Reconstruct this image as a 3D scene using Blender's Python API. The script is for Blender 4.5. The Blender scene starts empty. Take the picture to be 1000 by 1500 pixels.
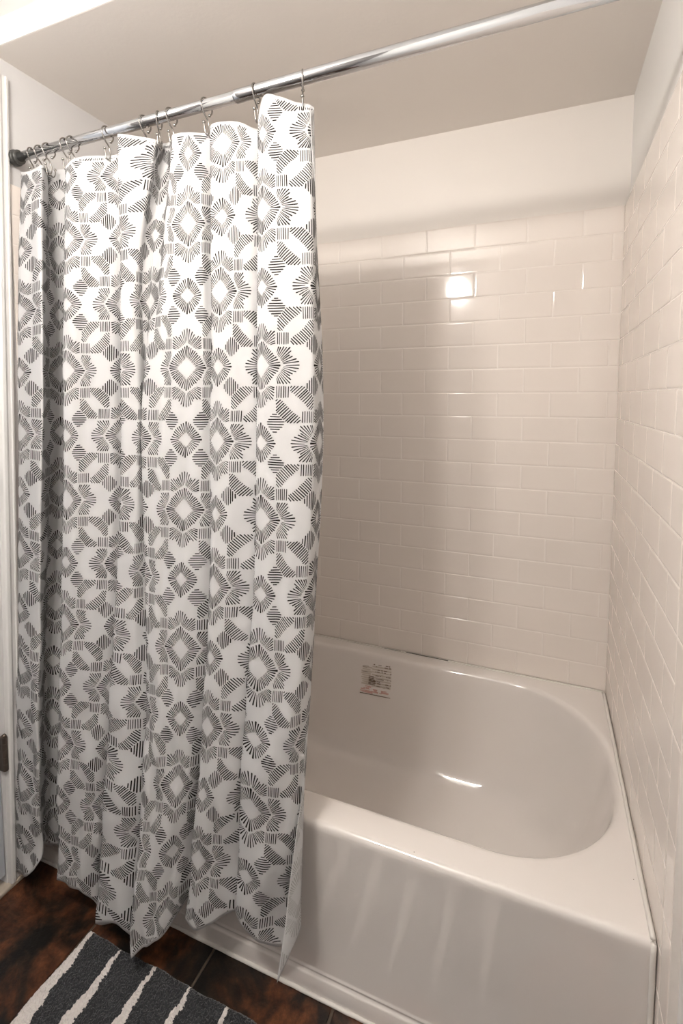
LAMP = 130
EXPO = 0.7
import bpy, bmesh, math, random
import numpy as np
from mathutils import Vector, Matrix
from mathutils.bvhtree import BVHTree
random.seed(7)
SC = bpy.context.scene
COL = SC.collection
PI = math.pi
LX = -1.475            # left wall plane; right wall tile plane is X = 0, back tile plane Y = 0
DECK = 0.40            # height of the tub deck
CEIL = 2.138           # underside of the lowered ceiling over the tub
CEIL2 = 2.2            # ceiling of the room
BACKY = -1.80          # wall behind the viewer

# ------------------------------------------------------------------ materials
def mat(name, col, rough=0.5, metal=0.0, spec=0.5, coat=0.0, bump=None, noise=None, trans=None, sheen=0.0):
    m = bpy.data.materials.new(name); m.use_nodes = True
    nt = m.node_tree; b = nt.nodes['Principled BSDF']
    b.inputs['Base Color'].default_value = (*col, 1); b.inputs['Roughness'].default_value = rough
    b.inputs['Metallic'].default_value = metal; b.inputs['Specular IOR Level'].default_value = spec
    b.inputs['Coat Weight'].default_value = coat; b.inputs['Sheen Weight'].default_value = sheen
    tc = nt.nodes.new('ShaderNodeTexCoord')
    if noise:     # (scale, amount): gentle mottling of the colour itself
        n = nt.nodes.new('ShaderNodeTexNoise'); n.inputs['Scale'].default_value = noise[0]; n.inputs['Detail'].default_value = 4
        nt.links.new(tc.outputs['Object'], n.inputs['Vector'])
        r = nt.nodes.new('ShaderNodeMapRange'); r.inputs['From Min'].default_value = .3; r.inputs['From Max'].default_value = .7
        r.inputs['To Min'].default_value = 1 - noise[1]; r.inputs['To Max'].default_value = 1 + noise[1]
        nt.links.new(n.outputs['Fac'], r.inputs['Value'])
        v = nt.nodes.new('ShaderNodeVectorMath'); v.operation = 'SCALE'; v.inputs[0].default_value = col
        nt.links.new(r.outputs['Result'], v.inputs['Scale']); nt.links.new(v.outputs['Vector'], b.inputs['Base Color'])
    if bump:      # (scale, strength, distance)
        n = nt.nodes.new('ShaderNodeTexNoise'); n.inputs['Scale'].default_value = bump[0]; n.inputs['Detail'].default_value = 5
        nt.links.new(tc.outputs['Object'], n.inputs['Vector'])
        bp = nt.nodes.new('ShaderNodeBump'); bp.inputs['Strength'].default_value = bump[1]; bp.inputs['Distance'].default_value = bump[2]
        nt.links.new(n.outputs['Fac'], bp.inputs['Height']); nt.links.new(bp.outputs['Normal'], b.inputs['Normal'])
    if trans:
        out = nt.nodes['Material Output']; t = nt.nodes.new('ShaderNodeBsdfTranslucent'); t.inputs['Color'].default_value = (*col, 1)
        mx = nt.nodes.new('ShaderNodeMixShader'); mx.inputs[0].default_value = trans
        nt.links.new(b.outputs[0], mx.inputs[1]); nt.links.new(t.outputs[0], mx.inputs[2]); nt.links.new(mx.outputs[0], out.inputs[0])
    return m

M_tile = mat('glazed_white_tile', (.90, .825, .765), .09, spec=.6, noise=(1.7, .02), bump=(9, .10, .004))
M_grout = mat('white_grout', (.90, .835, .78), .4, noise=(30, .03))
M_paint = mat('warm_white_wall_paint', (.90, .85, .80), .42, bump=(160, .12, .0015))
M_ceil = mat('ceiling_paint', (.92, .865, .81), .6, bump=(120, .15, .002))
M_ceilbright = mat('white_ceiling_paint', (.88, .87, .85), .6, bump=(120, .12, .002))
M_cool = mat('pale_grey_wall_paint', (.86, .85, .83), .4, bump=(160, .12, .0015))
M_grey = mat('light_grey_wall_paint', (.70, .69, .69), .4, bump=(160, .12, .0015))
M_taupe = mat('taupe_wall_paint', (.27, .255, .25), .5, bump=(160, .12, .0015))
M_trim = mat('white_semi_gloss_trim', (.84, .825, .81), .25)
M_doorm = mat('pale_blue_grey_door_paint', (.52, .55, .60), .35)
M_tub = mat('white_tub_enamel', (.87, .815, .775), .055, spec=1.0, noise=(2.2, .025), bump=(14, .02, .003))
M_caulk = mat('white_caulk', (.82, .78, .73), .4)
M_darkcaulk = mat('dirty_dark_caulk_gap', (.09, .075, .06), .7)
M_chrome = mat('chrome', (.60, .61, .63), .09, metal=1.0)
M_nickel = mat('brushed_nickel_wire', (.36, .34, .32), .25, metal=1.0)
M_rubber = mat('dark_bronze_rod_end', (.10, .10, .095), .35, metal=.6)
M_hinge = mat('tarnished_bronze_hinge', (.16, .13, .105), .35, metal=.8)
M_hinge2 = mat('painted_hinge', (.50, .52, .56), .35)
M_wood = mat('pale_threshold', (.50, .43, .35), .3, noise=(20, .15))
M_cloth = mat('white_cotton_cloth', (.72, .71, .71), .9, spec=.15, trans=.16, bump=(900, .35, .0008), sheen=.15)
M_ink = mat('charcoal_print_ink', (.024, .021, .020), .85, spec=.15)
M_ghost = mat('grey_print_showing_through', (.50, .49, .48), .9, spec=.1)
M_pink = mat('pink_label_residue', (.70, .44, .39), .5)
M_film = mat('grey_label_residue', (.62, .55, .48), .5)
M_text = mat('brown_label_residue', (.20, .14, .10), .6)
M_speck = mat('dark_speck', (.10, .06, .03), .8)

def floor_material():
    m = bpy.data.materials.new('rust_brown_slate_tile'); m.use_nodes = True; nt = m.node_tree; b = nt.nodes['Principled BSDF']
    tc = nt.nodes.new('ShaderNodeTexCoord')
    def noise(scale, detail, rough=.6, dist=0):
        n = nt.nodes.new('ShaderNodeTexNoise'); n.inputs['Scale'].default_value = scale; n.inputs['Detail'].default_value = detail
        n.inputs['Roughness'].default_value = rough; n.inputs['Distortion'].default_value = dist
        nt.links.new(tc.outputs['Object'], n.inputs['Vector']); return n
    n1 = noise(5.5, 7, .62, .6); r = nt.nodes.new('ShaderNodeValToRGB'); e = r.color_ramp.elements
    e[0].position = .40; e[0].color = (.006, .005, .004, 1); e[1].position = .80; e[1].color = (.42, .22, .12, 1)
    for p, c in ((.45, (.022, .012, .007, 1)), (.53, (.085, .030, .013, 1)), (.63, (.20, .072, .030, 1))):
        q = e.new(p); q.color = c
    nt.links.new(n1.outputs['Fac'], r.inputs['Fac'])
    n2 = noise(38, 6, .7, .2); mr = nt.nodes.new('ShaderNodeMapRange')
    mr.inputs['From Min'].default_value = .35; mr.inputs['From Max'].default_value = .65; mr.inputs['To Min'].default_value = .55; mr.inputs['To Max'].default_value = 1.5
    nt.links.new(n2.outputs['Fac'], mr.inputs['Value'])
    v = nt.nodes.new('ShaderNodeVectorMath'); v.operation = 'SCALE'
    nt.links.new(r.outputs['Color'], v.inputs[0]); nt.links.new(mr.outputs['Result'], v.inputs['Scale'])
    nt.links.new(v.outputs['Vector'], b.inputs['Base Color']); b.inputs['Roughness'].default_value = .38; b.inputs['Specular IOR Level'].default_value = .4
    bp = nt.nodes.new('ShaderNodeBump'); bp.inputs['Strength'].default_value = .5; bp.inputs['Distance'].default_value = .004
    nt.links.new(n2.outputs['Fac'], bp.inputs['Height']); nt.links.new(bp.outputs['Normal'], b.inputs['Normal'])
    return m
M_floor = floor_material()
M_fgrout = mat('brown_floor_grout', (.085, .062, .045), .8, noise=(60, .2))

def emis(name, col, s):
    m = bpy.data.materials.new(name); m.use_nodes = True; b = m.node_tree.nodes['Principled BSDF']
    b.inputs['Emission Color'].default_value = (*col, 1); b.inputs['Emission Strength'].default_value = s
    b.inputs['Base Color'].default_value = (.9, .9, .9, 1); return m

# ------------------------------------------------------------------ mesh helpers
def link(name, bm, mats, parent=None, smooth=False):
    me = bpy.data.meshes.new(name); bm.normal_update(); bm.to_mesh(me); bm.free()
    return linkme(name, me, mats, parent, smooth)
def linkme(name, me, mats, parent=None, smooth=False):
    for m in (mats if isinstance(mats, (list, tuple)) else [mats]): me.materials.append(m)
    if smooth: me.polygons.foreach_set('use_smooth', [True] * len(me.polygons))
    o = bpy.data.objects.new(name, me); COL.objects.link(o)
    if parent is not None: o.parent = parent; o.matrix_parent_inverse = parent.matrix_world.inverted()
    return o
def empty(name, loc=(0, 0, 0)):
    o = bpy.data.objects.new(name, None); o.empty_display_size = .05; o.location = loc; COL.objects.link(o)
    o.matrix_world = Matrix.Translation(loc); return o
def tag(o, label=None, cat=None, group=None, kind=None):
    if label: o['label'] = label
    if cat: o['category'] = cat
    if group: o['group'] = group
    if kind: o['kind'] = kind
    return o
def box(bm, x0, x1, y0, y1, z0, z1, bev=0.0, seg=2, mi=0):
    r = bmesh.ops.create_cube(bm, size=1); vs = r['verts']
    for v in vs: v.co = Vector(((x0+x1)/2 + v.co.x*(x1-x0), (y0+y1)/2 + v.co.y*(y1-y0), (z0+z1)/2 + v.co.z*(z1-z0)))
    fs = {f for v in vs for f in v.link_faces}
    for f in fs: f.material_index = mi
    if bev > 0:
        es = {e for v in vs for e in v.link_edges}
        bmesh.ops.bevel(bm, geom=list(es), offset=bev, segments=seg, affect='EDGES', profile=.5)
def tube(bm, pts, r, n=10, cap=True, closed=False):
    pts = [Vector(p) for p in pts]; rings = []; up = None; N = len(pts)
    for i, p in enumerate(pts):
        a = pts[max(i-1, 0)] if not closed else pts[i-1]; b = pts[min(i+1, N-1)] if not closed else pts[(i+1) % N]
        t = (b-a).normalized()
        if up is None: up = Vector((0, 0, 1)) if abs(t.z) < .9 else Vector((1, 0, 0))
        s = t.cross(up).normalized(); up = s.cross(t).normalized()
        rr = r[i] if isinstance(r, (list, tuple)) else r
        rings.append([bm.verts.new(p + s*math.cos(2*PI*k/n)*rr + up*math.sin(2*PI*k/n)*rr) for k in range(n)])
    for i in range(N-1 if not closed else N):
        A, Bq = rings[i], rings[(i+1) % N]
        for k in range(n): bm.faces.new((A[k], A[(k+1) % n], Bq[(k+1) % n], Bq[k]))
    if cap and not closed: bm.faces.new(rings[0][::-1]); bm.faces.new(rings[-1])
def smooth_path(pts, n=6):
    P = [Vector(p) for p in pts]; out = []
    for i in range(len(P)-1):
        p0, p1, p2, p3 = P[max(i-1, 0)], P[i], P[i+1], P[min(i+2, len(P)-1)]
        for k in range(n):
            t = k/n; out.append(.5*((2*p1) + (p2-p0)*t + (2*p0-5*p1+4*p2-p3)*t*t + (3*p1-p0-3*p2+p3)*t**3))
    out.append(P[-1]); return out
def lathe(bm, prof, axis_o, axis, n=32):
    # prof: (distance along axis, radius)
    ax = Vector(axis).normalized(); u = ax.orthogonal().normalized(); w = ax.cross(u); o = Vector(axis_o); R = []
    for d, r in prof: R.append([bm.verts.new(o + ax*d + (u*math.cos(2*PI*k/n) + w*math.sin(2*PI*k/n))*r) for k in range(n)])
    for A, Bq in zip(R, R[1:]):
        for k in range(n): bm.faces.new((A[k], A[(k+1) % n], Bq[(k+1) % n], Bq[k]))
    bm.faces.new(R[0][::-1]); bm.faces.new(R[-1])

# ------------------------------------------------------------------ camera
cd = bpy.data.cameras.new('camera'); cam = bpy.data.objects.new('camera', cd); COL.objects.link(cam); SC.camera = cam
Rm = [[0.9264461050640534, -0.027598832609657876, 0.375414329574976], [0.37642743430778586, 0.06783663995928939, -0.9239591857758065], [3.334819544660965e-05, 0.997314641784436, 0.07323594862005978]]
cam.matrix_world = Matrix.Translation((-0.1989, -1.6353, 1.2949)) @ Matrix(Rm).to_4x4()
cd.sensor_fit = 'HORIZONTAL'; cd.sensor_width = 36; cd.lens = 723.69/1000*36
cd.shift_x = (500-501.58)/1000; cd.shift_y = (634.44-750)/1000; cd.clip_start = .02

# ------------------------------------------------------------------ room shell
def slab(name, boxes, m, parent=None):
    bm = bmesh.new()
    for b in boxes: box(bm, *b)
    o = link(name, bm, m, parent)
    if parent is None: o['kind'] = 'structure'
    return o
TOPT = 1.8365
back = slab('wall_back', [(LX-.12, .14, .012, .12, 0, CEIL2+.1)], M_paint)
right = slab('wall_right', [(.012, .14, BACKY-.1, .012, 0, CEIL2+.1)], M_cool)
left = slab('wall_left', [(LX-.14, LX-.004, -.842, .012, 0, CEIL2+.1), (LX-.14, LX-.004, BACKY-.1, -1.66, 0, CEIL2+.1), (LX-.14, LX-.004, -1.66, -.842, 2.06, CEIL2+.1)], M_grey)
front = slab('wall_front', [(LX-.14, .14, BACKY-.12, BACKY, 0, CEIL2+.1)], M_taupe)
ceil = slab('ceiling', [(LX-.14, .14, BACKY-.12, -.70, CEIL2, CEIL2+.1)], M_ceilbright)
slab('ceiling_soffit', [(LX-.006, .014, -.783, .014, CEIL, CEIL+.16)], M_ceil, ceil)
slab('ceiling_fascia', [(LX-.006, .014, -.7848, -.7831, CEIL+.0005, CEIL2)], M_ceilbright, ceil)

# floor: grout bed with bevelled slate tiles in the same mesh (12 inch grid)
bm = bmesh.new(); box(bm, LX-.14, .14, BACKY-.1, .10, -.06, -.003, mi=1)
gx, gy, s = -1.1865, -1.055, .3045
for i in range(-2, 6):
    for j in range(-4, 2):
        x0 = gx+i*s; y0 = gy+j*s; x1 = min(x0+s, .05); x0 = max(x0, LX-.06); y1 = min(y0+s, -.60); y0 = max(y0, BACKY)
        if x1-x0 < .02 or y1-y0 < .02: continue
        box(bm, x0+.003, x1-.003, y0+.003, y1-.003, -.02, 0, .0015, 1)
fl = link('floor', bm, [M_floor, M_fgrout]); fl['kind'] = 'structure'

# tiled surfaces: every tile a pillowed, bevelled face raised from the grout plane
PZ, PX = .0755, .154
def tile_panel(name, parent, mapf, width, rowfun, z0, z1, extra=()):
    bm = bmesh.new(); g = .0011; rnd = random.Random(name)
    def face(a0, a1, c0, c1):
        if a1-a0 < .012 or c1-c0 < .012: return
        a0 += g; a1 -= g; c0 += g; c1 -= g; loops = []
        for ins, h in ((0, .0003), (.0008, .0008), (.0022, .0011), (.0045, .0012)):
            loops.append([(a0+ins, c0+ins, h), (a1-ins, c0+ins, h), (a1-ins, c1-ins, h), (a0+ins, c1-ins, h)])
        ta, tc = rnd.uniform(-.0024, .0024), rnd.uniform(-.0024, .0024); th = rnd.uniform(-.0002, .0002)
        V = [[bm.verts.new(mapf(a, c, h + (th + ta*(a-(a0+a1)/2) + tc*(c-(c0+c1)/2) if h > 0 else 0))) for a, c, h in L] for L in loops]
        for A, Bq in zip(V, V[1:]):
            for k in range(4): bm.faces.new((A[k], A[(k+1) % 4], Bq[(k+1) % 4], Bq[k]))
        bm.faces.new(V[-1])
    k = 0
    while TOPT - (k+1)*PZ > z0 - PZ:
        c1 = TOPT-k*PZ; c0 = max(c1-PZ, z0); off = rowfun(k)
        joints = [0.0]; a = off
        while a < .012: a += PX
        while a < width-.001: joints.append(a); a += PX
        joints.append(width)
        for a0, a1 in zip(joints, joints[1:]): face(a0, a1, c0, c1)
        for e0, e1 in extra:
            if k % 2 == 0: face(e0, e1, max(c0-PZ, z0), c1)
        k += 1
    vs = [bm.verts.new(mapf(a, c, 0.0004)) for a, c in ((0, z0), (width if not extra else extra[-1][1], z0), (width if not extra else extra[-1][1], TOPT), (0, TOPT))]
    f = bm.faces.new(vs); f.material_index = 1
    # slab edge so that the tiled bed has thickness at its free sides
    W = vs[1].co; 
    e = [bm.verts.new(mapf(a, c, -.012)) for a, c in ((0, z0), (width if not extra else extra[-1][1], z0), (width if not extra else extra[-1][1], TOPT), (0, TOPT))]
    for k in range(4):
        f = bm.faces.new((vs[k], vs[(k+1) % 4], e[(k+1) % 4], e[k])); f.material_index = 1
    bmesh.ops.recalc_face_normals(bm, faces=bm.faces[:])
    return link(name, bm, [M_tile, M_grout], parent)
tile_panel('tile_panel', back, lambda a, c, h: (-a, -h, c), -LX, lambda k: .0279 if k % 2 == 1 else .0279+PX/2, DECK-.006, TOPT)
tile_panel('tile_panel', right, lambda a, c, h: (-h, -a, c), .7705, lambda k: .3083-2*PX if k % 2 == 0 else .3083-1.5*PX, .0, TOPT, extra=((.7705, .822),))
tile_panel('tile_panel', left, lambda a, c, h: (LX+h, -a, c), .748, lambda k: .02 if k % 2 == 0 else .02+PX/2, .0, TOPT)

# left wall: door, casing, threshold
bm = bmesh.new()
for (xa, ya, yb) in ((0, -.845, -.776), ):
    prof = [(0, 0), (0, .010), (-.002, .013), (-.007, .014), (-.009, .011), (-.016, .011), (-.024, .017), (-.031, .017), (-.034, .014), (-.034, 0)]
    a = [bm.verts.new((LX-.004+h, -.806+y, .012)) for y, h in prof]; b = [bm.verts.new((LX-.004+h, -.744+y, 2.093)) for y, h in prof]
    for k in range(len(prof)-1): bm.faces.new((a[k], a[k+1], b[k+1], b[k]))
    bm.faces.new(b); bm.faces.new(a[::-1])
box(bm, LX-.004, LX+.012, -1.70, -.776, 2.035, 2.093, .003)
box(bm, LX-.004, LX+.014, -1.72, -1.655, .012, 2.093, .003)
bmesh.ops.recalc_face_normals(bm, faces=bm.faces[:])
cs = link('trim_1', bm, M_trim); cs['kind'] = 'structure'
bm = bmesh.new(); box(bm, LX-.05, LX-.006, -1.652, -.8435, .035, 2.03, .002)
for (a, b_, c, d) in ((-1.55, -.95, .25, .95), (-1.55, -.95, 1.12, 1.88)): box(bm, LX-.02, LX-.007, a, b_, c, d, .006)
door = link('door_1', bm, M_doorm); door['kind'] = 'structure'
bm = bmesh.new(); lathe(bm, [(0, .009), (.02, .009), (.03, .020), (.05, .026), (.062, .020), (.066, .0)], (LX-.012, -1.59, .98), (1, 0, 0), 20)
link('door_knob', bm, M_nickel, door, True)
def hinge(z0, z1, m, name):
    bm = bmesh.new(); h = (z1-z0)/5
    for k in range(5): lathe(bm, [(0, .0062), (.001, .0068), (h-.0012, .0068), (h-.0002, .0062)], (LX+.006, -.8365, z0+k*h), (0, 0, 1), 14)
    lathe(bm, [(0, .004), (.003, .0055), (.006, .003)], (LX+.006, -.8365, z1), (0, 0, 1), 12)
    box(bm, LX-.013, LX+.004, -.8375, -.834, z0, z1); box(bm, LX-.0125, LX+.003, -.8425, -.8395, z0, z1)
    return link('hinge', bm, m, door, False)
for z0, z1, m in ((.325, .418, M_hinge), (1.028, 1.122, M_hinge2), (1.80, 1.89, M_hinge2)): hinge(z0, z1, m, '')
bm = bmesh.new(); box(bm, LX-.13, LX+.012, -1.66, -.80, -.002, .011, .004)
th = link('trim_2', bm, M_wood); th['kind'] = 'structure'

# ------------------------------------------------------------------ bathtub
tub = empty('bathtub', (LX/2, -.37, 0))
def rrect(x0, x1, y0, y1, r, n=18, ns=14):
    r = min(r, (x1-x0)/2-.001, (y1-y0)/2-.001); pts = []
    cs_ = [(x1-r, y1-r, 0), (x0+r, y1-r, 90), (x0+r, y0+r, 180), (x1-r, y0+r, 270)]
    for q, (cx, cy, a0) in enumerate(cs_):
        for k in range(n+1):
            a = math.radians(a0+90*k/n); pts.append((cx+r*math.cos(a), cy+r*math.sin(a)))
        nx = cs_[(q+1) % 4]; an = math.radians(nx[2]); e = (nx[0]+r*math.cos(an), nx[1]+r*math.sin(an)); s_ = pts[-1]
        for k in range(1, ns): pts.append((s_[0]+(e[0]-s_[0])*k/ns, s_[1]+(e[1]-s_[1])*k/ns))
    return pts
bm = bmesh.new()
FY = -.7505
prof = [ # (inset right, inset left, inset front, inset back, z, radius)
 (-.010, -.010, -.012, -.012, .4015, .27), (-.004, -.004, -.005, -.006, .4005, .265), (0, 0, 0, 0, .3975, .262), (.004, .004, .0035, .0035, .392, .26), (.0075, .008, .006, .006, .383, .258),
 (.012, .014, .009, .009, .365, .255), (.024, .03, .017, .017, .32, .25), (.042, .05, .027, .027, .26, .245), (.064, .07, .037, .037, .20, .24),
 (.088, .09, .047, .047, .15, .235), (.115, .11, .060, .060, .11, .225), (.150, .135, .080, .080, .083, .205), (.19, .165, .105, .105, .069, .18), (.24, .2, .14, .14, .063, .15), (.34, .28, .2, .2, .061, .1), (.5, .42, .26, .26, .060, .04)]
X0, X1, Y0, Y1 = LX+.055, -.020, -.676, -.055
rings = []
for ir, il, iff, ib, z, r in prof: rings.append([bm.verts.new((x, y, z)) for x, y in rrect(X0+il, X1-ir, Y0+iff, Y1-ib, r)])
n = len(rings[0])
for A, Bq in zip(rings, rings[1:]):
    for k in range(n): bm.faces.new((A[k], A[(k+1) % n], Bq[(k+1) % n], Bq[k]))
bm.faces.new(rings[-1])
# deck: join first ring to an outer rectangle ring with matching vertices (radial projection)
def outer_ring(x0, x1, y0, y1, z):
    out = []
    cx, cy = (X0+X1)/2, (Y0+Y1)/2
    for v in rings[0]:
        dx, dy = v.co.x-cx, v.co.y-cy
        # map the rounded loop onto the rectangle: scale per axis then push to the nearest side
        hx, hy = (x1-x0)/2, (y1-y0)/2; mx, my = (x0+x1)/2, (y0+y1)/2
        u, w = dx/((X1-X0)/2+.012), dy/((Y1-Y0)/2+.014); m_ = max(abs(u), abs(w), 1e-6)
        out.append(Vector((mx+u/m_*hx, my+w/m_*hy, z)))
    for sx in (0, 1):
        for sy in (0, 1):
            c = Vector(((x0, x1)[sx], (y0, y1)[sy], z)); i = min(range(len(out)), key=lambda i: (out[i]-c).length); out[i] = c
    return out
L0 = outer_ring(LX+.0015, -.0030, FY+.013, -.0030, .4)
A = rings[0]; Bq = [bm.verts.new(p) for p in L0]
mid = [bm.verts.new(a.co.lerp(b.co, .5)) for a, b in zip(A, Bq)]
for v in mid: v.co.z = .4012
for P_, Q_ in ((mid, A), (Bq, mid)):
    for k in range(n): bm.faces.new((P_[k], P_[(k+1) % n], Q_[(k+1) % n], Q_[k]))
fr = [v for v in Bq if abs(v.co.y-(FY+.013)) < 1e-5]; fr.sort(key=lambda v: v.co.x)
prev = fr
apr = [(FY+.0085, .3992), (FY+.0045, .3970), (FY+.0015, .3935), (FY+.0002, .389), (FY, .383), (FY+.001, .372), (FY+.0045, .33), (FY+.006, .2), (FY+.006, .060), (FY+.0052, .056), (FY+.0035, .0545), (FY+.0034, .0515), (FY+.0052, .050), (FY+.0052, .0455), (FY+.001, .044), (FY-.001, .041), (FY-.001, .0)]
for y, z in apr:
    cur = [bm.verts.new((v.co.x, y, z)) for v in fr]
    for k in range(len(fr)-1): bm.faces.new((prev[k], cur[k], cur[k+1], prev[k+1]))
    prev = cur
bmesh.ops.remove_doubles(bm, verts=bm.verts[:], dist=1e-5)
bmesh.ops.recalc_face_normals(bm, faces=bm.faces[:])
bvh = BVHTree.FromBMesh(bm)
link('tub_shell', bm, M_tub, tub, True)
tag(tub, 'white enamel alcove bathtub with a rounded basin and flat apron', 'bathtub')
# caulk lines
bm = bmesh.new()
def bead(pts, r, mi=0):
    n0 = len(bm.faces); tube(bm, pts, r, 6); bm.faces.ensure_lookup_table()
    for f in list(bm.faces)[n0:]: f.material_index = mi
rd = random.Random(3)
def wob(a, b, N, j): return [Vector(a).lerp(Vector(b), i/N) + Vector((rd.uniform(-j, j), rd.uniform(-j, j), rd.uniform(-j, j))) for i in range(N+1)]
bead(wob((LX+.008, -.0052, .4005), (-.008, -.0052, .4005), 60, .0002), .0032)
bead(wob((-.0068, -.009, .4010), (-.0068, FY+.006, .4006), 30, .0003), .0047)
bead(wob((-.0068, FY+.001, .398), (-.0068, FY+.001, .01), 20, .0003), .0047)
bead(wob((LX+.010, FY-.003, .002), (-.008, FY-.003, .002), 70, .0006), .0045)
link('caulk_bead', bm, M_caulk, tub, True)
bm = bmesh.new(); bead(wob((-.62, -.0066, .4035), (-.475, -.0066, .4035), 16, .0004), .0011); bead(wob((-.70, -.0066, .4035), (-.64, -.0066, .4035), 8, .0004), .0006)
link('caulk_gap', bm, M_darkcaulk, tub, True)['label'] = 'dark cracked line in the caulk'
# specks on the deck
bm = bmesh.new()
def flake(x, y, z, r):
    v = [bm.verts.new((x+math.cos(a)*r*random.uniform(.6, 1.3), y+math.sin(a)*r*random.uniform(.5, 1.1), z)) for a in [k*PI/3 for k in range(6)]]
    t = bm.verts.new((x, y, z+r*.5))
    for k in range(6): bm.faces.new((v[k], v[(k+1) % 6], t))
def hitY(x, z, y0=-.36):
    h = bvh.ray_cast(Vector((x, y0, z)), Vector((0, 1, 0))); return h[0], h[1]
bm.free()
for x, y, r in ((-.020, -.640, .0024), (-.006, -.648, .0018), (-.411, -.7385, .0012)):
    bm = bmesh.new(); flake(x, y, .4, r); link('grime_speck', bm, M_speck, tub)
# worn warning label on the far inner side
bm = bmesh.new()
def lab_pt(u, v, off):   # u right 0..1, v up 0..1
    p, nn = hitY(-.765+u*.112, .268+v*.105 + (u-.5)*.006)
    if nn.y > 0: nn = -nn
    return p + nn*off
def lab_stroke(u0, v0, u1, v1, w, mi, off=.0006):
    N = max(2, int(abs(u1-u0)*14)+1); a = [];
    for k in range(N+1):
        u = u0+(u1-u0)*k/N; v = v0+(v1-v0)*k/N; ww = w*random.uniform(.7, 1.2)
        a.append((bm.verts.new(lab_pt(u, v-ww/2, off)), bm.verts.new(lab_pt(u, v+ww/2, off))))
    for (p, q), (r_, t_) in zip(a, a[1:]): bm.faces.new((p, r_, t_, q)).material_index = mi
rl = random.Random(11); random.seed(5)
for k in range(9): lab_stroke(.0+rl.uniform(0, .06), .33+k*.065, .30+rl.uniform(0, .06), .33+k*.065-.01, .05, 2, .0004)
for k in range(8): lab_stroke(.36, .30+k*.085, .97, .285+k*.085, rl.uniform(.04, .08), 2, .0004)
for k in range(26): u = rl.uniform(0, .8); v = rl.uniform(.02, .25)*(1-u*.35); lab_stroke(u, v+.03, min(1, u+rl.uniform(.06, .22)), v+.02, rl.uniform(.015, .05), 0, .0005+.00002*k)
lab_stroke(0, .02, .98, .0, .022, 1, .0012)
for v, ex in ((.96, .42), (.90, .45), (.80, .4), (.74, .45), (.62, .45), (.52, .48), (.44, .28), (.38, .3), (.30, .5)):
    u = ex+rl.uniform(-.03, .03)
    while u < .95:
        L = rl.uniform(.03, .12)
        if rl.random() < .72: lab_stroke(u, v, min(u+L, .98), v, rl.uniform(.014, .03), 1, .0012)
        u += L+rl.uniform(.015, .05)
for v in (.58, .53, .48, .43, .38, .34): lab_stroke(.26, v, .26+rl.uniform(.15, .25), v-.01, .030, 1, .0014)
for v in (.88, .84, .70): lab_stroke(.04, v, .04+rl.uniform(.1, .2), v, .012, 1, .0012)
link('warning_label', bm, [M_pink, M_text, M_film], tub)['label'] = 'small worn pink and brown warning label'

# ------------------------------------------------------------------ curtain rod
RY = -.735
rod = empty('shower_curtain_rod', (LX/2, RY, 1.90))
def rz(x): return 1.9095 + (x+.648)*.0075
bm = bmesh.new(); tube(bm, [(LX+.012, RY, rz(LX)), (-.80, RY, rz(-.80))], .0112, 28); link('inner_tube', bm, M_chrome, rod, True)
bm = bmesh.new(); lathe(bm, [(0, .0108), (0, .0128), (.0015, .0131), (.014, .0131), (.016, .0127), (.80, .0127), (.80, .0100)], (-.80, RY, rz(-.80)), (1, 0, .0075), 28); link('outer_tube', bm, M_chrome, rod, True)
for x, s_ in ((LX+.0028, 1), (-.003, -1)):
    bm = bmesh.new(); lathe(bm, [(0, .0185), (.002, .0195), (.009, .0195), (.012, .0175), (.0135, .0160), (.015, .0160), (.0165, .0172), (.0205, .0172), (.022, .0160), (.0225, .0115)], (x, RY, rz(x)), (s_, 0, 0), 32)
    link('end_cap', bm, M_rubber, rod, True)['label'] = 'dark round rod end cap'
    bm = bmesh.new(); lathe(bm, [(0, .0165), (.002, .0170), (.004, .0165)], (x+s_*.0145, RY, rz(x)), (s_, 0, 0), 32)
    link('collar', bm, M_nickel, rod, True)
tag(rod, 'chrome telescoping shower curtain rod spanning the tub opening below the ceiling', 'curtain rod')

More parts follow.
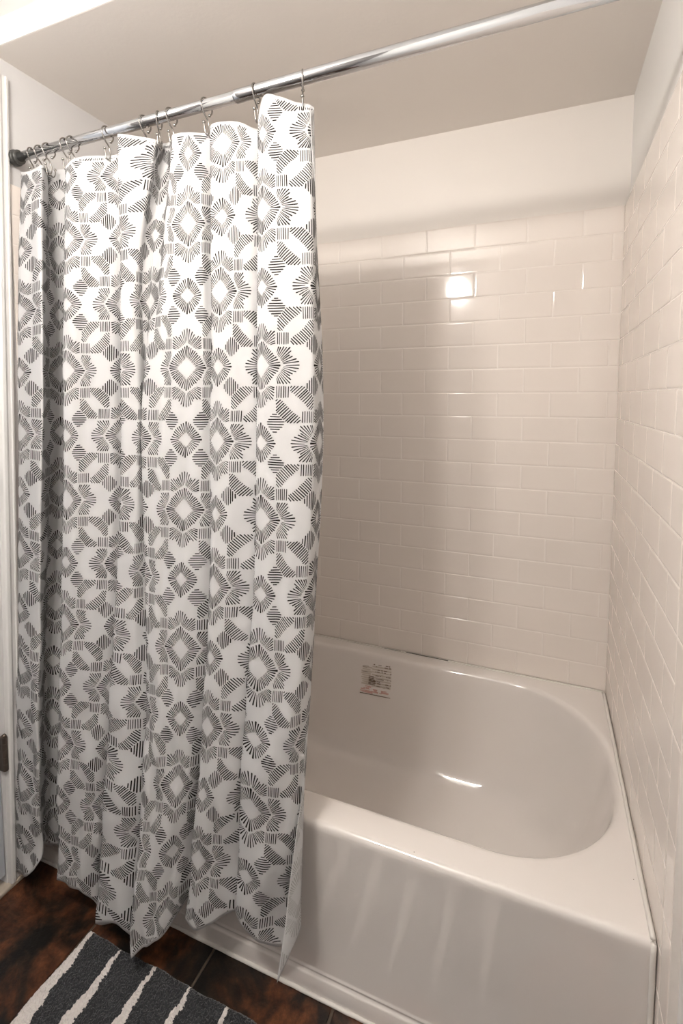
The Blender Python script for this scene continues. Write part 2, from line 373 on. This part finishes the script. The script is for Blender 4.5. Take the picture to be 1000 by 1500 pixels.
# ------------------------------------------------------------------ shower curtain
B_ = .1503; ROW0 = 1.806
CTL = [
 (-3.30, [(-1.4485, -0.735, 1.8663), (-1.4359, -0.755, 1.6000), (-1.4485, -0.765, 1.2500), (-1.4540, -0.780, 0.9000), (-1.4649, -0.795, 0.5500), (-1.4920, -0.815, 0.0267)]),
 (-3.05, [(-1.4202, -0.750, 1.8556), (-1.4244, -0.770, 1.6000), (-1.4318, -0.782, 1.2500), (-1.4402, -0.795, 0.9000), (-1.4378, -0.812, 0.5500), (-1.4199, -0.838, 0.0493)]),
 (-2.78, [(-1.3823, -0.758, 1.8493), (-1.3680, -0.782, 1.6000), (-1.3744, -0.796, 1.2500), (-1.3809, -0.810, 0.9000), (-1.3772, -0.826, 0.5500), (-1.3759, -0.842, 0.0854)]),
 (-2.55, [(-1.3432, -0.760, 1.8548), (-1.3009, -0.800, 1.6000), (-1.3031, -0.815, 1.2500), (-1.3231, -0.822, 0.9000), (-1.3369, -0.832, 0.5500), (-1.3514, -0.836, 0.1264)]),
 (-2.38, [(-1.3568, -0.735, 1.8643), (-1.3402, -0.760, 1.6000), (-1.3438, -0.772, 1.2500), (-1.3557, -0.785, 0.9000), (-1.3703, -0.800, 0.5500), (-1.3859, -0.805, 0.1195)]),
 (-2.15, [(-1.3747, -0.712, 1.8685), (-1.3707, -0.722, 1.6000), (-1.3791, -0.730, 1.2500), (-1.3950, -0.742, 0.9000), (-1.3978, -0.768, 0.5500), (-1.3997, -0.782, 0.0978)]),
 (-1.95, [(-1.3413, -0.700, 1.8695), (-1.3555, -0.705, 1.6000), (-1.3671, -0.712, 1.2500), (-1.3761, -0.725, 0.9000), (-1.3622, -0.764, 0.5500), (-1.3714, -0.776, 0.0949)]),
 (-1.50, [(-1.2823, -0.700, 1.8613), (-1.2915, -0.700, 1.6000), (-1.2981, -0.706, 1.2500), (-1.3000, -0.720, 0.9000), (-1.2760, -0.760, 0.5500), (-1.2917, -0.772, 0.0783)]),
 (-1.05, [(-1.2233, -0.712, 1.8481), (-1.2096, -0.715, 1.6000), (-1.2095, -0.722, 1.2500), (-1.2039, -0.738, 0.9000), (-1.2009, -0.764, 0.5500), (-1.2118, -0.775, 0.0682)]),
 (-0.60, [(-1.2482, -0.735, 1.8459), (-1.2337, -0.745, 1.6000), (-1.2357, -0.755, 1.2500), (-1.2387, -0.768, 0.9000), (-1.2499, -0.782, 0.5500), (-1.2687, -0.792, 0.0623)]),
 (-0.20, [(-1.2613, -0.758, 1.8355), (-1.2426, -0.782, 1.6000), (-1.2484, -0.797, 1.2500), (-1.2631, -0.805, 0.9000), (-1.2912, -0.810, 0.5500), (-1.3073, -0.816, 0.0628)]),
 (-0.08, [(-1.2537, -0.766, 1.8340), (-1.2353, -0.795, 1.6000), (-1.2364, -0.812, 1.2500), (-1.2488, -0.820, 0.9000), (-1.2781, -0.824, 0.5500), (-1.3004, -0.830, 0.0847)]),
 (0.08, [(-1.2376, -0.766, 1.8436), (-1.2097, -0.798, 1.6000), (-1.2117, -0.814, 1.2500), (-1.2247, -0.823, 0.9000), (-1.2590, -0.828, 0.5500), (-1.2744, -0.835, 0.0924)]),
 (0.35, [(-1.2207, -0.752, 1.8559), (-1.1802, -0.783, 1.6000), (-1.1864, -0.797, 1.2500), (-1.1961, -0.808, 0.9000), (-1.2230, -0.820, 0.5500), (-1.2431, -0.832, 0.0855)]),
 (0.62, [(-1.1865, -0.740, 1.8581), (-1.1386, -0.775, 1.6000), (-1.1441, -0.787, 1.2500), (-1.1540, -0.799, 0.9000), (-1.1806, -0.814, 0.5500), (-1.2138, -0.826, 0.0733)]),
 (0.82, [(-1.1527, -0.732, 1.8556), (-1.1153, -0.762, 1.6000), (-1.1171, -0.775, 1.2500), (-1.1285, -0.787, 0.9000), (-1.1544, -0.804, 0.5500), (-1.1896, -0.820, 0.0535)]),
 (0.95, [(-1.1315, -0.726, 1.8576), (-1.1072, -0.752, 1.6000), (-1.1098, -0.764, 1.2500), (-1.1188, -0.776, 0.9000), (-1.1445, -0.793, 0.5500), (-1.1838, -0.810, 0.0312)]),
 (1.25, [(-1.0981, -0.720, 1.8603), (-1.0743, -0.742, 1.6000), (-1.0763, -0.754, 1.2500), (-1.0836, -0.765, 0.9000), (-1.1083, -0.780, 0.5500), (-1.1559, -0.795, 0.0091)]),
 (1.62, [(-1.0421, -0.728, 1.8527), (-1.0195, -0.745, 1.6000), (-1.0218, -0.756, 1.2500), (-1.0291, -0.766, 0.9000), (-1.0514, -0.782, 0.5500), (-1.0994, -0.797, 0.0352)]),
 (1.98, [(-1.0759, -0.742, 1.8614), (-1.0604, -0.760, 1.6000), (-1.0605, -0.772, 1.2500), (-1.0707, -0.782, 0.9000), (-1.0983, -0.798, 0.5500), (-1.1350, -0.818, 0.0241)]),
 (2.22, [(-1.1012, -0.752, 1.8793), (-1.0801, -0.778, 1.6000), (-1.0786, -0.792, 1.2500), (-1.0925, -0.803, 0.9000), (-1.1196, -0.818, 0.5500), (-1.1520, -0.842, 0.0387)]),
 (2.32, [(-1.0968, -0.758, 1.8815), (-1.0696, -0.788, 1.6000), (-1.0662, -0.802, 1.2500), (-1.0810, -0.812, 0.9000), (-1.1087, -0.828, 0.5500), (-1.1443, -0.852, 0.0562)]),
 (2.42, [(-1.0750, -0.758, 1.8759), (-1.0480, -0.788, 1.6000), (-1.0473, -0.801, 1.2500), (-1.0587, -0.812, 0.9000), (-1.0795, -0.830, 0.5500), (-1.1088, -0.856, 0.0740)]),
 (2.62, [(-0.9983, -0.754, 1.8531), (-1.0269, -0.780, 1.6000), (-1.0288, -0.790, 1.2500), (-1.0376, -0.803, 0.9000), (-1.0489, -0.826, 0.5500), (-1.0642, -0.858, 0.0852)]),
 (2.76, [(-1.0086, -0.728, 1.8612), (-1.0288, -0.764, 1.6000), (-1.0285, -0.774, 1.2500), (-1.0283, -0.788, 0.9000), (-1.0264, -0.812, 0.5500), (-1.0406, -0.846, 0.0606)]),
 (2.92, [(-1.0132, -0.712, 1.8665), (-1.0227, -0.752, 1.6000), (-1.0185, -0.768, 1.2500), (-1.0061, -0.782, 0.9000), (-1.0058, -0.800, 0.5500), (-1.0247, -0.838, 0.0418)]),
 (3.04, [(-1.0053, -0.710, 1.8659), (-1.0165, -0.742, 1.6000), (-1.0229, -0.786, 1.2500), (-1.0127, -0.798, 0.9000), (-1.0067, -0.818, 0.5500), (-1.0317, -0.860, 0.0328)]),
 (3.12, [(-0.9884, -0.716, 1.8630), (-0.9974, -0.748, 1.6000), (-1.0151, -0.798, 1.2500), (-1.0091, -0.808, 0.9000), (-0.9972, -0.832, 0.5500), (-1.0146, -0.882, 0.0524)]),
 (3.35, [(-0.9516, -0.752, 1.8523), (-0.9535, -0.786, 1.6000), (-0.9732, -0.804, 1.2500), (-0.9802, -0.814, 0.9000), (-0.9741, -0.838, 0.5500), (-0.9920, -0.884, 0.0783)]),
 (3.70, [(-0.9317, -0.754, 1.8531), (-0.9317, -0.784, 1.6000), (-0.9361, -0.800, 1.2500), (-0.9462, -0.812, 0.9000), (-0.9437, -0.834, 0.5500), (-0.9623, -0.868, 0.0999)]),
 (4.02, [(-0.9082, -0.750, 1.8519), (-0.8923, -0.778, 1.6000), (-0.8960, -0.792, 1.2500), (-0.9071, -0.806, 0.9000), (-0.9043, -0.826, 0.5500), (-0.9400, -0.850, 0.1161)]),
 (4.28, [(-0.8826, -0.740, 1.8503), (-0.8636, -0.768, 1.6000), (-0.8641, -0.781, 1.2500), (-0.8725, -0.793, 0.9000), (-0.8827, -0.810, 0.5500), (-0.9219, -0.826, 0.1492)]),
 (4.40, [(-0.8726, -0.730, 1.8531), (-0.8555, -0.756, 1.6000), (-0.8547, -0.768, 1.2500), (-0.8557, -0.780, 0.9000), (-0.8682, -0.796, 0.5500), (-0.9155, -0.806, 0.1595)]),
 (4.58, [(-0.8546, -0.726, 1.8543), (-0.8372, -0.748, 1.6000), (-0.8361, -0.760, 1.2500), (-0.8365, -0.770, 0.9000), (-0.8462, -0.782, 0.5500), (-0.8867, -0.790, 0.1518)]),
 (4.74, [(-0.8601, -0.742, 1.8519), (-0.8430, -0.768, 1.6000), (-0.8432, -0.781, 1.2500), (-0.8449, -0.792, 0.9000), (-0.8636, -0.802, 0.5500), (-0.9113, -0.812, 0.1308)]),
 (4.82, [(-0.8508, -0.752, 1.8547), (-0.8325, -0.782, 1.6000), (-0.8336, -0.796, 1.2500), (-0.8363, -0.808, 0.9000), (-0.8550, -0.820, 0.5500), (-0.8980, -0.832, 0.1493)]),
 (5.02, [(-0.8143, -0.756, 1.8522), (-0.8031, -0.786, 1.6000), (-0.8097, -0.801, 1.2500), (-0.8188, -0.813, 0.9000), (-0.8364, -0.828, 0.5500), (-0.8711, -0.838, 0.1447)]),
 (5.35, [(-0.7777, -0.750, 1.8452), (-0.7684, -0.780, 1.6000), (-0.7718, -0.794, 1.2500), (-0.7801, -0.806, 0.9000), (-0.8009, -0.820, 0.5500), (-0.8347, -0.824, 0.1567)]),
 (5.58, [(-0.7582, -0.738, 1.8366), (-0.7425, -0.766, 1.6000), (-0.7396, -0.779, 1.2500), (-0.7413, -0.790, 0.9000), (-0.7685, -0.803, 0.5500), (-0.8011, -0.806, 0.1794)]),
 (5.68, [(-0.7487, -0.730, 1.8359), (-0.7332, -0.758, 1.6000), (-0.7292, -0.770, 1.2500), (-0.7280, -0.780, 0.9000), (-0.7568, -0.790, 0.5500), (-0.7739, -0.794, 0.1945)]),
 (5.78, [(-0.7457, -0.740, 1.8385), (-0.7318, -0.768, 1.6000), (-0.7288, -0.781, 1.2500), (-0.7335, -0.792, 0.9000), (-0.7638, -0.800, 0.5500), (-0.7797, -0.806, 0.1964)]),
 (5.86, [(-0.7365, -0.752, 1.8489), (-0.7275, -0.780, 1.6000), (-0.7239, -0.794, 1.2500), (-0.7286, -0.805, 0.9000), (-0.7572, -0.815, 0.5500), (-0.7739, -0.822, 0.2060)]),
 (6.02, [(-0.7231, -0.758, 1.8789), (-0.7084, -0.786, 1.6000), (-0.7087, -0.801, 1.2500), (-0.7052, -0.812, 0.9000), (-0.7203, -0.824, 0.5500), (-0.7496, -0.826, 0.1802)]),
 (6.32, [(-0.6916, -0.752, 1.8765), (-0.6712, -0.783, 1.6000), (-0.6679, -0.798, 1.2500), (-0.6705, -0.808, 0.9000), (-0.6799, -0.820, 0.5500), (-0.7117, -0.818, 0.1589)]),
 (6.55, [(-0.6583, -0.742, 1.8633), (-0.6379, -0.774, 1.6000), (-0.6322, -0.790, 1.2500), (-0.6415, -0.800, 0.9000), (-0.6503, -0.812, 0.5500), (-0.6766, -0.800, 0.1470)]),
 (6.72, [(-0.6348, -0.736, 1.8577), (-0.6154, -0.764, 1.6000), (-0.6095, -0.780, 1.2500), (-0.6212, -0.790, 0.9000), (-0.6372, -0.802, 0.5500), (-0.6431, -0.790, 0.1726)]),
 (6.84, [(-0.6299, -0.728, 1.8570), (-0.6163, -0.750, 1.6000), (-0.6068, -0.764, 1.2500), (-0.6171, -0.774, 0.9000), (-0.6300, -0.786, 0.5500), (-0.6282, -0.800, 0.2205)]),
 (7.00, [(-0.6219, -0.742, 1.8430), (-0.6190, -0.738, 1.6000), (-0.6074, -0.750, 1.2500), (-0.6187, -0.758, 0.9000), (-0.6278, -0.778, 0.5500), (-0.6278, -0.825, 0.2133)]),
 (7.22, [(-0.6214, -0.758, 1.8310), (-0.6250, -0.722, 1.6000), (-0.6069, -0.735, 1.2500), (-0.6201, -0.742, 0.9000), (-0.6289, -0.782, 0.5500), (-0.6491, -0.868, 0.1560)]),
]
U = np.array([c[0] for c in CTL]); D = np.array([c[1] for c in CTL])      # D[j, level, (X, Y, Z)]
def hermite(x, xp, F):
    # monotone-limited cubic through samples F[k] at xp[k] (F may carry extra axes)
    d = np.diff(F, axis=0)/np.diff(xp).reshape((-1,)+(1,)*(F.ndim-1))
    m = np.empty_like(F); m[1:-1] = .5*(d[1:]+d[:-1]); m[0] = d[0]; m[-1] = d[-1]
    k = np.clip(np.searchsorted(xp, x)-1, 0, len(xp)-2); h = (xp[k+1]-xp[k]); t = (x-xp[k])/h
    sh = (-1,)+(1,)*(F.ndim-1); t = t.reshape(sh); h = h.reshape(sh)
    return (2*t**3-3*t**2+1)*F[k] + (t**3-2*t**2+t)*h*m[k] + (-2*t**3+3*t**2)*F[k+1] + (t**3-t**2)*h*m[k+1]
NU, NV = 560, 190
ug = np.linspace(U[0], U[-1], NU); G = hermite(ug, U, D)                   # (NU, 6, 3)
# light smoothing along u rounds the folds
ker = np.array([.06, .24, .40, .24, .06])
for _ in range(2):
    Gp = np.pad(G, ((2, 2), (0, 0), (0, 0)), mode='edge'); G2 = sum(ker[i]*Gp[i:i+NU] for i in range(5)); G2[0] = G[0]; G2[-1] = G[-1]; G = G2
sv = np.linspace(0, 1, NV)
Pg = np.empty((NU, NV, 3))
for i in range(NU):
    z = G[i, :, 2]; zz = z[0] + (z[-1]-z[0])*sv
    q = hermite(-zz, -z, G[i, :, :2]); Pg[i, :, :2] = q; Pg[i, :, 2] = zz
# wrinkles of the cotton: small, along and across the folds, stronger near the hem
uu, vv = np.meshgrid(ug, sv, indexing='ij'); zz = Pg[:, :, 2]
low = np.clip((1.0-zz)/.9, 0, 1)
wr = (.0016*np.sin(uu*9.1+2.2*np.sin(zz*5.3+uu)) + .0010*np.sin(uu*21+zz*3.1+1.5*np.sin(zz*9)) + .0009*np.sin(zz*34+uu*7.7+2*np.sin(uu*3.7)) * (.4+low)
      + low*.0032*np.sin(zz*23-uu*5.1+1.3*np.sin(uu*2.3)) + low*.0014*np.sin(zz*47+uu*13))
fade = np.clip((1.86-zz)/.08, .25, 1)
Pg[:, :, 1] -= wr*fade
def normals(P):
    a = np.gradient(P, axis=0); b = np.gradient(P, axis=1); n = np.cross(a, b); n /= np.linalg.norm(n, axis=2, keepdims=True)+1e-12
    return n
Ng = normals(Pg)
if np.median(Ng[:, :, 1]) > 0: Ng = -Ng       # front side of the print
# keep the cloth outside the tub rim
def keep(P):
    m_ = (P[..., 2] < .43) & (P[..., 1] > FY-.006); P[..., 1][m_] = FY-.006
keep(Pg)
T_ = .0005
verts = np.concatenate([(Pg+Ng*T_).reshape(-1, 3), (Pg-Ng*T_).reshape(-1, 3)]); NN = NU*NV
def gi(i, j): return i*NV+j
faces = []; mats_i = []
ii, jj = np.meshgrid(np.arange(NU-1), np.arange(NV-1), indexing='ij'); ii = ii.ravel(); jj = jj.ravel()
f1 = np.stack([gi(ii, jj), gi(ii, jj+1), gi(ii+1, jj+1), gi(ii+1, jj)], 1); f2 = f1[:, ::-1]+NN
bord = []
for i in range(NU-1):
    bord.append((gi(i, 0), gi(i+1, 0), gi(i+1, 0)+NN, gi(i, 0)+NN)); bord.append((gi(i+1, NV-1), gi(i, NV-1), gi(i, NV-1)+NN, gi(i+1, NV-1)+NN))
for j in range(NV-1):
    bord.append((gi(0, j+1), gi(0, j), gi(0, j)+NN, gi(0, j+1)+NN)); bord.append((gi(NU-1, j), gi(NU-1, j+1), gi(NU-1, j+1)+NN, gi(NU-1, j)+NN))
faces = f1.tolist()+f2.tolist()+bord; mats_i = [0]*len(faces)
# --- the printed motif, stroke by stroke, laid on the cloth
ztop, zbot = Pg[:, 0, 2], Pg[:, -1, 2]
def surf(u, z):
    fi = np.clip((u-U[0])/(U[-1]-U[0])*(NU-1), 0, NU-1.001); i = fi.astype(int); a = fi-i
    zt = ztop[i]*(1-a)+ztop[i+1]*a; zb = zbot[i]*(1-a)+zbot[i+1]*a
    fj = (zt-z)/(zt-zb)*(NV-1); ok = (fj > .6) & (fj < NV-1.6) & (u > U[0]+.01) & (u < U[-1]-.01)
    fj = np.clip(fj, 0, NV-1.001); j = fj.astype(int); b = fj-j; a = a[:, None]; b = b[:, None]
    f = lambda A: (A[i, j]*(1-a)+A[i+1, j]*a)*(1-b) + (A[i, j+1]*(1-a)+A[i+1, j+1]*a)*b
    return f(Pg), f(Ng), ok
S = []            # strokes: x0, y0, x1, y1, w0, w1 in motif units (y up)
rs = random.Random(4)
def st(x0, y0, x1, y1, w0, w1):
    j = lambda: rs.uniform(-.0035, .0035); k = rs.uniform(1.0, 1.38)
    S.append((x0+j(), y0+j(), x1+j(), y1+j(), w0*k, w1*k))
def contour(phi, r, p):
    c, s_ = abs(math.cos(phi)), abs(math.sin(phi)); k = r/((c**p+s_**p)**(1/p)); return k*math.cos(phi), k*math.sin(phi)
def burst(cx, cy, ri, ro, nq, p, w0, w1):
    for q in range(4):
        for k in range(nq):
            t = k/nq; a0 = q*PI/2; c0 = (math.cos(a0), math.sin(a0)); c1 = (math.cos(a0+PI/2), math.sin(a0+PI/2))
            ix, iy = (c0[0]*(1-t)+c1[0]*t)*ri, (c0[1]*(1-t)+c1[1]*t)*ri
            ox, oy = contour(a0+t*PI/2, ro, p); e = 1+rs.uniform(-.03, .03); ww = w1*(1.5 if k == 0 else 1)
            st(cx+ix*1.06, cy+iy*1.06, cx+ox*e, cy+oy*e, w0, ww)
CR = [(0, .375, 0, .547), (.018, .345, .045, .54), (.030, .337, .085, .51), (.042, .33, .115, .465), (.055, .32, .135, .43), (.07, .31, .185, .445),
      (.085, .30, .23, .435), (.10, .29, .235, .395), (.115, .28, .238, .355), (.135, .27, .238, .315), (.165, .262, .238, .285)]
def crown(cx, cy, rot):
    c, s_ = round(math.cos(rot)), round(math.sin(rot))
    for k, (bx, by, tx, ty) in enumerate(CR):
        for sg in ((1,) if k == 0 else (1, -1)):
            x0, y0, x1, y1 = sg*bx, by, sg*tx, ty
            st(cx+c*x0-s_*y0, cy+s_*x0+c*y0, cx+c*x1-s_*y1, cy+s_*x1+c*y1, .0055, .0138)
def lozenge(cx, cy, horiz):
    R = .135; N = 8
    for k in range(N):
        o = (k-(N-1)/2)*.0325; L = R*(1-(abs(o)/R)**1.25)**(1/1.2)
        if L < .02: L = .03
        if horiz: st(cx-L, cy+o, cx+L, cy+o, .012, .012)
        else: st(cx+o, cy-L, cx+o, cy+L, .013, .013)
def cell(ox, oy, sx):
    # large motifs stand at local (0,0) and (1,1); sx = -1 mirrors the cell in x
    def T(x, y): return (ox+(x if sx > 0 else 1-x), oy+y)
    for c in (.34, .66):
        for k in range(6):
            xx = c+(k-2.5)*.0285; a = T(xx, c-.076); b = T(xx, c+.076); st(*a, *b, .0095, .0095)
    for side in (1, -1):
        s_ = .70
        while s_ <= 1.31:
            hole = .118*math.sqrt(max(0, 1-((s_-1)/.40)**2)); t0 = max(hole, .870-s_, s_-1.130); t1 = min(.335, 1.476-s_, s_-.524)
            if t1-t0 > .03:
                x0, y0, x1, y1 = (s_+t0)/2, (s_-t0)/2, (s_+t1)/2, (s_-t1)/2
                if side < 0: x0, y0, x1, y1 = y0, x0, y1, x1
                a = T(x0, y0); b = T(x1, y1); st(*a, *b, .0105, .0125)
            s_ += .0415
jm = 13
for i in range(-4, 9):
    for j in range(-1, jm):
        cy = -j
        if (i+j) % 2 != 0:
            burst(i, cy, .148, .318, 12, 1.28, .0055, .0150)
            for r in range(4): crown(i, cy, r*PI/2)
        else:
            burst(i, cy, .100, .258, 9, 1.30, .006, .0145)
            for dx in (-.245, .245):
                for dy in (-.262, .262): lozenge(i+dx, cy+dy, i % 2 == 0)
        # cell between (i, i+1) x (cy, cy+1)
        cell(i, cy, 1 if (i+j) % 2 != 0 else -1)
S = np.array(S); S = S[(S[:, 0] > U[0]-.1) & (S[:, 0] < U[-1]+.1)]
vb = [verts]; base = len(verts)
length = np.hypot(S[:, 2]-S[:, 0], S[:, 3]-S[:, 1])
def lay(S, seg, off, mi, flip, umin=None):
    global base
    ts = np.concatenate([[0, .06], np.linspace(.06, .94, seg+1)[1:-1], [.94, 1]]); wf = np.ones(len(ts)); wf[0] = .45; wf[-1] = .5
    X = S[:, 0:1]+(S[:, 2:3]-S[:, 0:1])*ts; Y = S[:, 1:2]+(S[:, 3:4]-S[:, 1:2])*ts; W = (S[:, 4:5]+(S[:, 5:6]-S[:, 4:5])*ts)*wf
    dx = (S[:, 2]-S[:, 0]); dy = (S[:, 3]-S[:, 1]); l = np.hypot(dx, dy)+1e-9; nx = (-dy/l)[:, None]; ny = (dx/l)[:, None]
    n = len(ts); out = []; oks = []
    for sgn in (.5, -.5):
        x = X+nx*W*sgn; y = Y+ny*W*sgn
        P, N_, ok = surf(x.ravel(), (ROW0+y*B_).ravel()); out.append((P+N_*off).reshape(len(S), n, 3)); oks.append(ok.reshape(len(S), n))
    ok = (oks[0] & oks[1]);
    if umin is not None: ok = ok & (X > umin)
    V = np.stack(out, 2)                                   # (S, n, 2, 3)
    vb.append(V.reshape(-1, 3)); idx = base+np.arange(len(S)*n*2).reshape(len(S), n, 2); base += len(S)*n*2
    good = ok[:, :-1] & ok[:, 1:]
    a = idx[:, :-1, 0][good]; b = idx[:, 1:, 0][good]; c = idx[:, 1:, 1][good]; d = idx[:, :-1, 1][good]
    q = np.stack([a, b, c, d], 1) if not flip else np.stack([d, c, b, a], 1)
    faces.extend(q.tolist()); mats_i.extend([mi]*len(q))
sh = S[length < .11]; lo = S[length >= .11]
lay(sh, 3, T_+.0004, 1, True); lay(lo, 6, T_+.0004, 1, True)
lay(sh, 3, -(T_+.0004), 2, False, 6.3); lay(lo, 5, -(T_+.0004), 2, False, 6.3)
me = bpy.data.meshes.new('shower_curtain'); me.from_pydata(np.concatenate(vb).tolist(), [], faces); me.update()
me.polygons.foreach_set('material_index', mats_i)
# drop vertices no face uses
bmc = bmesh.new(); bmc.from_mesh(me); bmesh.ops.delete(bmc, geom=[v for v in bmc.verts if not v.link_faces], context='VERTS'); bmc.to_mesh(me); bmc.free()
cur = linkme('shower_curtain', me, [M_cloth, M_ink, M_ghost], None, True)
tag(cur, 'white cotton shower curtain with black block-print medallions, hanging in loose folds', 'shower curtain')

# ------------------------------------------------------------------ curtain hooks
def hook(x, yaw, zh, sway):
    z = rz(x)
    e = empty('curtain_hook', (x, RY, z)); c, s_ = math.cos(yaw), math.sin(yaw)
    def P(f, h, side=0.0):  # f: towards the room (-Y), h: height relative to the rod axis
        return Vector((x + f*s_ + side*c + sway*max(0, -h)/.06, RY - f*c + side*s_, z + h))
    R = .0165; bm = bmesh.new(); ring = []
    for k in range(15):
        a = math.radians(-62 + k*(250/14)); ring.append(P(-R*math.cos(a), -.0035+R*math.sin(a)))
    path = ring + [P(.0085, -.0215), P(.0, -.030), P(-.0035, -.040), P(-.0035, -.052), P(0, -.060), P(.004, -.064)]
    tube(bm, smooth_path(path, 3), .0016, 8)
    f1_ = [P(.004, -.064), P(.0085, -.062), P(.0105, -.052), P(.0115, -.040)]
    b1_ = [P(.002, -.062, .001), P(-.006, -.066), P(-.0115, -.058), P(-.0125, -.046)]
    tube(bm, smooth_path(f1_, 4), .0015, 8); tube(bm, smooth_path(b1_, 4), .0015, 8)
    link('wire', bm, M_nickel, e, True)
    for p in (ring[0], f1_[-1], b1_[-1]):
        bm = bmesh.new(); bmesh.ops.create_uvsphere(bm, u_segments=12, v_segments=8, radius=.0033, matrix=Matrix.Translation(p)); link('ball_tip', bm, M_nickel, e, True)
    return e
HK = [(-1.406, .25, 'first curtain hook from the left wall'), (-1.376, .0, 'second curtain hook from the left wall, in the tight left bunch'), (-1.347, -.1, 'third curtain hook from the left wall, over the dark inner fold'),
      (-1.288, .0, 'fourth curtain hook from the left wall, left one of a close pair'), (-1.265, -.1, 'fifth curtain hook from the left wall, right one of a close pair'), (-1.153, .0, 'lone curtain hook between the paired hooks and the square curtain corner'),
      (-1.041, -.1, 'seventh curtain hook from the left wall, left of a tight trio'), (-1.001, .35, 'middle curtain hook of the trio above the pinched fold'), (-.967, -.1, 'ninth curtain hook from the left wall, right one of the tight trio'),
      (-.874, -.1, 'third curtain hook from the free right end of the curtain'), (-.753, .05, 'second curtain hook from the free right end, by the rod tube step'), (-.648, .42, 'last curtain hook at the free right edge of the curtain')]
for k, (x, yaw, lab) in enumerate(HK):
    tag(hook(x, yaw, 0, .004 if k not in (7, 11) else 0), 'nickel '+lab, 'curtain hook', 'curtain hooks on the chrome rod')

# ------------------------------------------------------------------ bath mat
MX0, MX1, MY0, MY1 = -1.183, -.215, -1.40, -.842
nx_, ny_ = 400, 230; rm = random.Random(9); np.random.seed(3)
xs = np.linspace(MX0, MX1, nx_); ys = np.linspace(MY1, MY0, ny_)
gx_, gy_ = np.meshgrid(xs, ys, indexing='ij')
hgt = .009 + np.random.uniform(-.0018, .0018, gx_.shape) + .0012*np.sin(gx_*90)*np.sin(gy_*75)
edge = np.minimum.reduce([(gx_-MX0), (MX1-gx_), (MY1-gy_), (gy_-MY0)]); hgt *= np.clip(edge/.006, .12, 1)**.5
jx = gx_+np.random.uniform(-.0008, .0008, gx_.shape); jy = gy_+np.random.uniform(-.0008, .0008, gx_.shape)
wave = .0015*np.sin(gx_*31)+.001*np.sin(gx_*83); wvx = .003*np.sin(gy_*27)
vt = np.stack([jx+wvx*(edge < .5), jy+wave*np.clip((gy_-MY0)/.5, 0, 1), hgt+.0015], 2).reshape(-1, 3)
fcs = []; mi_ = []
for i in range(nx_-1):
    for j in range(ny_-1):
        a = i*ny_+j; fcs.append((a, a+1, a+ny_+1, a+ny_))
        x = xs[i]; y = ys[j]; k = round((x-MX0-.012)/.0985); sx0 = MX0+k*.0985+.002*math.sin(y*60+k)+.0012*math.sin(y*170+2*k)
        w = min(.040, .006+(MY1-y)*.155) + .0015*math.sin(y*95+k*3)+rm.uniform(-.0012, .0012)
        if k == 0: w += .006
        mi_.append(1 if (sx0 <= x <= sx0+w) and (k > 0 or True) else 0)
nb = len(vt)
bl = [gi_ for gi_ in ([(i*ny_) for i in range(nx_)] + [((nx_-1)*ny_+j) for j in range(1, ny_)] + [(i*ny_+ny_-1) for i in range(nx_-2, -1, -1)] + [j for j in range(ny_-2, 0, -1)])]
vt = np.concatenate([vt, np.array([(vt[b][0], vt[b][1], .0005) for b in bl])])
for k in range(len(bl)):
    fcs.append((bl[k], nb+k, nb+(k+1) % len(bl), bl[(k+1) % len(bl)])); mi_.append(0)
fcs.append(tuple(nb+k for k in range(len(bl)))); mi_.append(0)
M_matd = mat('charcoal_cotton_pile', (.035, .036, .040), .95, spec=.1, sheen=.3, bump=(500, .6, .002)); M_matw = mat('off_white_cotton_pile', (.74, .69, .66), .95, spec=.1, bump=(500, .6, .002))
mm = bpy.data.meshes.new('bath_mat'); mm.from_pydata(vt.tolist(), [], fcs); mm.update(); mm.polygons.foreach_set('material_index', mi_)
mo = linkme('bath_mat', mm, [M_matd, M_matw]); bmc = bmesh.new(); bmc.from_mesh(mm); bmesh.ops.recalc_face_normals(bmc, faces=bmc.faces[:]); bmc.to_mesh(mm); bmc.free()
tag(mo, 'charcoal cotton bath mat with ragged white stripes on the brown tile floor', 'bath mat')

# ------------------------------------------------------------------ vanity light on the wall behind the viewer, and light
vl = empty('wall_lamp', (-.86, BACKY, 1.97))
bm = bmesh.new(); box(bm, -1.0, -.61, BACKY, BACKY+.03, 1.925, 2.015, .006); link('backplate', bm, M_chrome, vl)
M_bulb = emis('lit_frosted_glass', (1.0, .945, .88), LAMP)
for x in (-.885, -.725):
    bm = bmesh.new(); lathe(bm, [(0, .022), (.06, .020), (.10, .026), (.112, .026)], (x, BACKY+.03, 1.97), (0, 1, 0), 20); link('arm', bm, M_chrome, vl, True)
    bm = bmesh.new(); bmesh.ops.create_uvsphere(bm, u_segments=24, v_segments=16, radius=.048, matrix=Matrix.Translation((x, BACKY+.185, 1.97))); link('globe', bm, M_bulb, vl, True)
tag(vl, 'chrome two-globe lamp on the taupe wall facing the tub', 'wall light')
w = bpy.data.worlds.new('world'); SC.world = w; w.use_nodes = True; w.node_tree.nodes['Background'].inputs[0].default_value = (.8, .85, 1, 1); w.node_tree.nodes['Background'].inputs[1].default_value = .3
vs = SC.view_settings; vs.view_transform = 'Standard'; vs.look = 'None'; vs.gamma = 1; vs.use_curve_mapping = False; vs.exposure = EXPO
